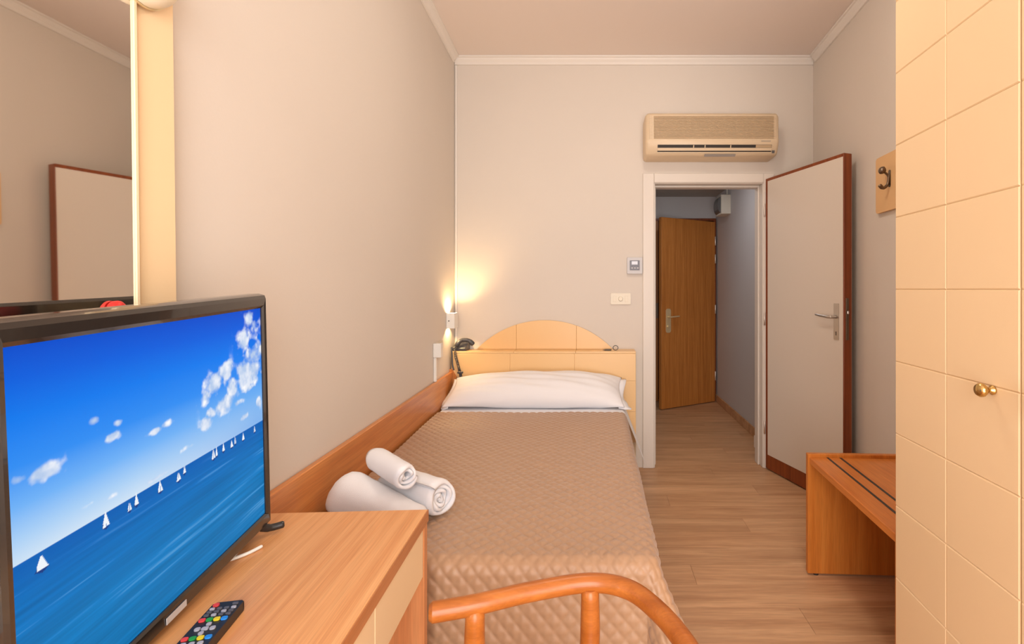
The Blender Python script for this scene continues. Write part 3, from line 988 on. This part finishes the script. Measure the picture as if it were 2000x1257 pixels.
obj('line_cable', tube(spline([(-1.030, 3.458, zt + .03), (-1.026, 3.453, zt - .02), (-1.022, 3.450, zt - .09), (-1.012, 3.450, zt - .13)], 8), .006, 8), 'phone_grey', pn, 'auto')
obj('plug', B((-.985, -.945, 3.437, 3.452, zt - .155, zt - .140), (-.975, -.955, 3.435, 3.455, zt - .225, zt - .180), bevel=.003), 'phone_grey', pn)

ky = thing('key_ring', 'small dark keys on a ring lying on the headboard shelf', 'keys', (.12, 3.53, HBZ + .001))
ring = [(.138 + .018 * math.cos(2 * PI * k / 20), 3.520, zt + .018 + .0165 * math.sin(2 * PI * k / 20)) for k in range(20)]
obj('ring', tube(ring, .0024, 6, closed=True), 'black_plastic', ky, 'auto')
for k, (dx, dy) in enumerate(((-.052, -.01), (-.045, .012))):
    bm = bmesh.new()
    prism(rrect(.108 + dx, .128 + dx * .4, 3.512 + dy, 3.530 + dy, .007), zt + .0005 + .004 * k, zt + .004 + .004 * k, bm)
    prism([(.072 + dx * .5, 3.517 + dy), (.110 + dx * .5, 3.517 + dy), (.110 + dx * .5, 3.526 + dy), (.072 + dx * .5, 3.524 + dy)], zt + .001 + .004 * k, zt + .0035 + .004 * k, bm)
    obj('key', bm, 'black_plastic', ky)

# ------------------------------------------------------------------ mirror
mr = thing('wall_mirror', 'tall wall mirror on a cream panel above the desk', 'mirror', (LX(0) + .017, 0, .775), -.005)
mr.rotation_euler = (0, -.012, -.005)
obj('panel', B((.001, .020, .10, 1.039, 0, 1.40), bevel=.002), 'laminate', mr)
obj('trim_strip', prism([(.0205, .940), (.030, .940), (.030, .945), (.022, .953), (.0205, .953)], .02, 1.38), 'laminate_edge', mr)
obj('trim_strip', prism([(.0205, .15), (.030, .15), (.030, .169), (.0205, .169)], .02, 1.38), 'laminate_edge', mr)
obj('glass', B((.0205, .026, .170, .9395, .02, 1.38)), 'mirror_glass', mr)
ml_ = thing('mirror_lamp', 'small cream globe lamp at the top of the mirror', 'wall lamp', (LX(0) + .036, .957, 1.934), 0.0)
obj('base_ring', lathe([(.058, 0), (.058, .004), (0, .004)], 28, mat=TX((.001, 0, 0), ry=PI / 2)), 'pale_brass', ml_, 'auto')
obj('globe', lathe([(.055 * math.cos(t), .006 + .055 * math.sin(t)) for t in [math.radians(10 * k) for k in range(9)]] + [(0, .061)], 28, mat=TX((0, 0, 0), ry=PI / 2)), 'opal', ml_, 'auto')
rk = thing('red_knob', 'small round red knob peeking above the television', 'knob', (LX(0) + .043, .897, 1.283), 0.0)
obj('cap', lathe([(.016, 0), (.0165, .006), (.013, .011), (.006, .014), (0, .0145)], 20, mat=TX((.0004, 0, 0), ry=PI / 2)), 'red', rk, 'auto')
obj('base', lathe([(.012, -.0002), (.012, .0003)], 16, mat=TX((.0001, 0, 0), ry=PI / 2)), 'red', rk)

# ------------------------------------------------------------------ desk: local x towards the room (0 = front edge), y away from the camera (0 = far end)
dk = thing('desk', 'pale cherry wood desk with cream drawer fronts', 'desk', (-.438, 1.262, 0), .055)
DD, DL, DZT = .485, 1.12, .75
obj('desk_top', B((-DD, 0, -DL, 0, DZT - .030, DZT), bevel=.0015), 'desk_wood', dk)
obj('front_edge_band', B((.0002, .0025, -DL, 0, DZT - .0295, DZT - .0005)), 'desk_wood_edge', dk)
for y0 in (-.028, -DL):
    obj('end_panel', B((-DD, -.001, y0, y0 + .028, 0.001, DZT - .0305), bevel=.0015), 'desk_wood_v', dk)
obj('back_panel', B((-DD, -DD + .016, -DL + .0285, -.0285, .35, DZT - .0305)), 'desk_wood_v', dk)
obj('drawer_box', B((-.42, -.024, -DL + .03, -.03, DZT - .150, DZT - .032)), 'desk_wood_v', dk)
for y0, y1 in ((-.334, -.0295), (-.702, -.336), (-DL + .0295, -.704)):
    dw = obj('drawer', B((-.0235, -.003, y0, y1, DZT - .158, DZT - .0315), bevel=.002), 'laminate', dk)
    obj('finger_groove', B((-.0225, -.006, y0 + .02, y1 - .02, DZT - .162, DZT - .1585)), 'laminate_edge', dw)

# ------------------------------------------------------------------ television
SW, SH = .56, .473
yaw, rol = 1.7286, .043
u = Vector((math.cos(yaw), math.sin(yaw), 0)); nb_ = Vector((-math.sin(yaw), math.cos(yaw), 0)); v = Vector((0, 0, 1))
u2 = u * math.cos(rol) + v * math.sin(rol); v2 = -u * math.sin(rol) + v * math.cos(rol)
ctr = Vector((-.717, .8342, EYE - .2901))
BZT, BZB, BZS = .030, .028, .013
tv = thing('television', 'flat black television showing a blue sea picture on the desk', 'television', (0, 0, 0), 0.0)
base_pt = ctr - v2 * (SH / 2 + BZB)
tv.matrix_world = Matrix(((u2.x, nb_.x, v2.x, base_pt.x), (u2.y, nb_.y, v2.y, base_pt.y), (u2.z, nb_.z, v2.z, base_pt.z), (0, 0, 0, 1)))
# local: x along the screen, y into the back, z up; z=0 at the lower rim
X0, X1, Z0, Z1 = -SW / 2, SW / 2, BZB, BZB + SH
OX0, OX1, OZ1 = X0 - BZS, X1 + BZS, Z1 + BZT
def bezel():
    bm = bmesh.new()
    # loops from the screen outwards: (inset outline, y)
    def loop(dx, dzb, dzt, y):
        return [bm.verts.new(p) for p in ((X0 - dx, y, Z0 - dzb), (X1 + dx, y, Z0 - dzb), (X1 + dx, y, Z1 + dzt), (X0 - dx, y, Z1 + dzt))]
    Ls = [loop(0, 0, 0, .004), loop(.0, .0, .0, -.001), loop(.003, .004, .006, -.005), loop(.0095, .022, .021, -.006), loop(BZS, BZB - .001, BZT - .002, -.002), loop(BZS, BZB, BZT, .003), loop(BZS, BZB, BZT + .002, .010), loop(BZS, BZB, BZT + .002, .030), loop(BZS - .006, BZB - .006, BZT - .004, .036)]
    for a, c in zip(Ls[:-1], Ls[1:]):
        for k in range(4):
            bm.faces.new((a[k], a[(k + 1) % 4], c[(k + 1) % 4], c[k]))
    bm.faces.new(Ls[-1])
    return bm
obj('bezel', bezel(), 'black_gloss', tv)
obj('back_cover', prism(rrect(X0 + .06, X1 - .06, .05, .40, .03), .0362, .075, axis='y', bevel=.008), 'black_plastic', tv)
bd = obj('badge', B((-.050, -.002, -.0074, -.0064, .0065, .0175)), 'silver_plastic', tv)
# feet reach down to the desk top
for fx in (.255, -.255):
    px = base_pt + u2 * fx
    dz = (px.z - DZT) / v2.z
    zf = -dz + .004
    bm = tube(spline([(fx + .01, .012, .012), (fx + .018, .010, zf + .022), (fx + .035, -.004, zf + .010), (fx + .048 if fx > 0 else fx - .02, -.026, zf + .0095)], 6), [.009] * 12 + [.008] * 7, 12)
    tube(spline([(fx + .012, .016, zf + .024), (fx + .02, .06, zf + .010), (fx + .03, .12, zf + .009)], 6), .008, 12, bm)
    obj('foot', bm, 'black_plastic', tv, 'auto')

# the picture on the screen: sea, sky, clouds and sails, stored as vertex colours of the flat panel
def picture(nx, ny):
    U, Vv = np.meshgrid(np.linspace(0, 1, nx), np.linspace(0, 1, ny))
    def S(*c): return np.array(srgb(*c))
    def noise(fx, fy, seed, oct_=4):
        r_ = np.random.default_rng(seed)
        out = np.zeros_like(U); amp = 1.0
        for _ in range(oct_):
            gx, gy = int(max(2, fx)), int(max(2, fy))
            g = r_.random((gy + 2, gx + 2))
            x = U * gx; y_ = Vv * gy
            xi, yi = x.astype(int), y_.astype(int)
            tx, ty = x - xi, y_ - yi
            tx = tx * tx * (3 - 2 * tx); ty = ty * ty * (3 - 2 * ty)
            out += amp * ((g[yi, xi] * (1 - tx) + g[yi, xi + 1] * tx) * (1 - ty) + (g[yi + 1, xi] * (1 - tx) + g[yi + 1, xi + 1] * tx) * ty)
            amp *= .5; fx *= 2; fy *= 2
        return out / (2 - .5 ** (oct_ - 1))
    hz = .457
    stops = [(hz, S(206, 226, 245)), (.52, S(170, 208, 246)), (.60, S(112, 178, 247)), (.70, S(48, 142, 243)), (.82, S(6, 122, 238)), (.92, S(0, 96, 222)), (1.0, S(0, 78, 205))]
    img = np.zeros((ny, nx, 3))
    vv = [s[0] for s in stops]
    for c in range(3):
        img[..., c] = np.interp(Vv, vv, [s[1][c] for s in stops])
    # the right-hand sky stays deeper
    k = np.clip((U - .35) / .6, 0, 1) * np.clip((.72 - Vv) / .25, 0, 1) * .75
    img = img * (1 - k[..., None]) + S(96, 164, 236) * k[..., None]
    n1 = noise(14, 12, 3)
    n2 = noise(30, 26, 5)
    clouds = [(.083, .659, .035, .020, 1), (.028, .669, .020, .013, .8), (.211, .745, .022, .016, .9), (.266, .679, .024, .013, 1), (.288, .713, .018, .010, .8), (.228, .715, .025, .012, .6),
              (.416, .636, .022, .010, .9), (.463, .644, .03, .012, .7), (.554, .520, .035, .010, .7), (.878, .860, .035, .040, 1), (.945, .790, .055, .055, 1), (.885, .700, .05, .06, 1), (.930, .72, .06, .05, 1),
              (.760, .760, .035, .035, 1), (.690, .715, .045, .045, 1), (.650, .680, .03, .03, 1), (.749, .625, .05, .035, 1), (.80, .67, .04, .04, .8), (.638, .578, .025, .022, 1), (.67, .61, .03, .02, .7), (.874, .520, .03, .014, .9), (.973, .555, .02, .02, 1),
              (.921, .965, .03, .03, .7), (.96, .93, .03, .03, .5), (.254, .496, .04, .008, .5), (.184, .511, .03, .006, .45), (.83, .60, .04, .012, .5), (.42, .475, .06, .006, .5), (.9, .64, .04, .02, .7)]
    dens = np.zeros_like(U)
    for cu, cv, ru, rv, s in clouds:
        q = ((U - cu) / ru) ** 2 + ((Vv - cv) / rv) ** 2
        dens = np.maximum(dens, s * np.exp(-q * .75))
    al = np.clip((dens + (n1 - .5) * 1.0 + (n2 - .5) * 1.0 - .26) / .40, 0, 1) * np.clip(dens * 4, 0, 1)
    shade = np.clip((n2 - .35) * 2.2, 0, 1)[..., None]
    ccol = S(182, 204, 236) * (1 - shade) + S(252, 252, 255) * shade
    img = img * (1 - al[..., None]) + ccol * al[..., None]
    # sea
    seas = [(0, S(10, 116, 178)), (.2, S(12, 122, 190)), (.36, S(4, 110, 186)), (hz, S(0, 96, 182))]
    sea = np.zeros_like(img)
    for c in range(3):
        sea[..., c] = np.interp(Vv, [s[0] for s in seas], [s[1][c] for s in seas])
    st = noise(3, 90, 11, 3)
    sea *= (1 + (st - .5) * .55 * np.clip((hz - Vv) / .1, .15, 1))[..., None]
    sea += (S(120, 180, 220) - sea) * (np.clip((st - .68) * 3, 0, .35) * np.clip((hz - Vv) / .12, 0, 1))[..., None]
    m_ = (Vv < hz)[..., None]
    img = np.where(m_, sea, img)
    # sailing boats: two sails and a hull each
    boats = [(.068, .405, .034, .046), (.236, .412, .026, .052), (.312, .416, .017, .036), (.336, .420, .018, .046), (.425, .416, .024, .044), (.503, .414, .024, .040), (.530, .428, .014, .040), (.676, .414, .024, .050), (.693, .418, .014, .050), (.733, .420, .018, .042), (.783, .416, .020, .036), (.805, .420, .014, .046), (.858, .416, .020, .038), (.938, .420, .016, .040)]
    white, blue = S(240, 244, 250), S(24, 60, 130)
    def tri(pts, col):
        nonlocal img
        (ax_, ay), (bx, by), (cx2, cy2) = pts
        d_ = (by - cy2) * (ax_ - cx2) + (cx2 - bx) * (ay - cy2)
        l1 = ((by - cy2) * (U - cx2) + (cx2 - bx) * (Vv - cy2)) / d_
        l2 = ((cy2 - ay) * (U - cx2) + (ax_ - cx2) * (Vv - cy2)) / d_
        ins = (l1 >= 0) & (l2 >= 0) & (l1 + l2 <= 1)
        img = np.where(ins[..., None], col, img)
    for bu, bv, w, h in boats:
        tri([(bu - w * .45, bv + .004), (bu, bv + .004), (bu - w * .02, bv + h)], white)
        tri([(bu + w * .04, bv + .005), (bu + w * .45, bv + .005), (bu + w * .03, bv + h * .88)], white)
        tri([(bu - w * .46, bv + .003), (bu - w * .30, bv + h * .35), (bu - w * .36, bv + .003)], blue)
        tri([(bu - w * .5, bv + .004), (bu + w * .55, bv + .004), (bu, bv - .005)], blue)
    return np.clip(img, 0, 1)
NX, NY = 520, 400
img = picture(NX, NY)
gx, gz = np.meshgrid(np.linspace(X0 + .0002, X1 - .0002, NX), np.linspace(Z0 + .0002, Z1 - .0002, NY))
Vt = np.stack([gx, np.full_like(gx, .0015), gz], -1).reshape(-1, 3)
idx = np.arange(NX * NY).reshape(NY, NX)
Ft = np.stack([idx[:-1, :-1], idx[:-1, 1:], idx[1:, 1:], idx[1:, :-1]], -1).reshape(-1, 4)
scr = grid_obj('screen', Vt, Ft, 'screen_picture', None, None, smooth=False, parent=tv)
scr['label'] = 'lit screen with sailing boats on a blue sea'
ca = scr.data.color_attributes.new('picture', 'FLOAT_COLOR', 'POINT')
ca.data.foreach_set('color', np.concatenate([img.reshape(-1, 3), np.ones((NX * NY, 1))], 1).astype(np.float32).ravel())

# ------------------------------------------------------------------ remote control, local y along its length (0 = far end)
rc = thing('remote_control', 'black remote control with coloured buttons on the desk', 'remote control', (-.650, .862, DZT + .001), .19)
obj('body', prism(rrect(-.024, .024, -.175, 0, .004), 0, .017, bevel=.002), 'black_plastic', rc)
def btn(x, y, w, h, mat):
    obj('button', prism(rrect(x - w / 2, x + w / 2, y - h / 2, y + h / 2, min(w, h) * .38, 3), .0172, .0195), mat, rc)
btn(-.016, -.010, .009, .009, 'button_red')
btn(.014, -.010, .009, .005, 'button_dark')
for j in range(3):
    for i in range(4):
        btn(-.0165 + i * .011, -.021 - j * .0085, .0075, .005, 'button_dark' if (i + j) % 3 else 'button_grey')
cols = ['button_red', 'button_green', 'button_yellow', 'button_blue']
for i in range(4): btn(-.0165 + i * .011, -.050, .0095, .008, cols[i])
for x, y, w in ((0, -.062, .007), (-.011, -.073, .008), (0, -.073, .010), (.011, -.073, .008), (0, -.084, .007)):
    btn(x, y, w, .0075, 'button_grey')
for i in range(4): btn(-.0165 + i * .011, -.095, .0095, .008, cols[i])
for j in range(5):
    for i in range(3):
        btn(-.012 + i * .012, -.108 - j * .012, .008, .007, 'button_grey')

cb = obj('white_cable', tube(spline([(-.905, .98, DZT + .0042), (-.84, .99, DZT + .0042), (-.785, 1.005, DZT + .0042), (-.752, 1.038, DZT + .0042), (-.738, 1.072, DZT + .0042)], 10), .0035, 8), 'white_plastic', None, 'auto')
tag(cb, 'thin white cable lying on the desk under the television', 'cable')

# ------------------------------------------------------------------ bentwood armchair
ch = thing('bentwood_armchair', 'orange bentwood armchair with curved round rail at the desk', 'chair', (-.06, .69, 0))
ZR = .72
far = [(-.305, .905), (-.23, .927), (-.126, .968), (-.013, .996), (.065, .973), (.118, .902), (.150, .825)]
near = [(x, 1.38 - y) for x, y in reversed(far)]
ctrl = [(x, y, ZR) for x, y in far] + [(.166, .75, ZR), (.170, .69, ZR), (.166, .63, ZR)] + [(x, y, ZR) for x, y in near]
obj('arm_rail', tube(spline(ctrl, 8), .0185, 18), 'bentwood', ch, 'auto')
zs = [.435, .455]
seat = lathe([(0, .438), (.205, .438), (.222, .446), (.222, .458), (.205, .466), (.10, .462), (0, .460)], 40, mat=TX((-.075, .69, 0)))
obj('seat', seat, 'bentwood', ch, 'auto')
for s in (1, -1):
    Y = lambda y: .69 + s * (y - .69)
    for x, y, fx, fy in ((-.23, .922, -.25, .88), (-.013, .986, .03, .90)):
        yy, fyy = Y(y), Y(fy)
        obj('arm_post', tube(spline([(x, yy, ZR - .012), (x, yy, .62), (x * .9 - .005, Y(y - .02), .55), (x * .8 - .01, Y(y - .075), .452)], 5), [.018, .0185, .019, .0195, .02, .02, .02, .02, .02, .02, .02, .0195, .019, .0185, .018, .018], 14), 'bentwood', ch, 'auto')
for x, y in ((-.21, .83), (-.21, .55), (.07, .81), (.07, .57)):
    dx = (x + .075) * .25; dy = (y - .69) * .25
    obj('leg', tube([(x, y, .437), (x + dx * .5, y + dy * .5, .22), (x + dx, y + dy, .008)], [.019, .018, .015], 14), 'bentwood', ch, 'auto')
ring = [(-.075 + .165 * math.cos(2 * PI * k / 32), .69 + .165 * math.sin(2 * PI * k / 32), .20) for k in range(32)]
obj('stretcher_ring', tube(ring, .010, 10, closed=True), 'bentwood', ch, 'auto')
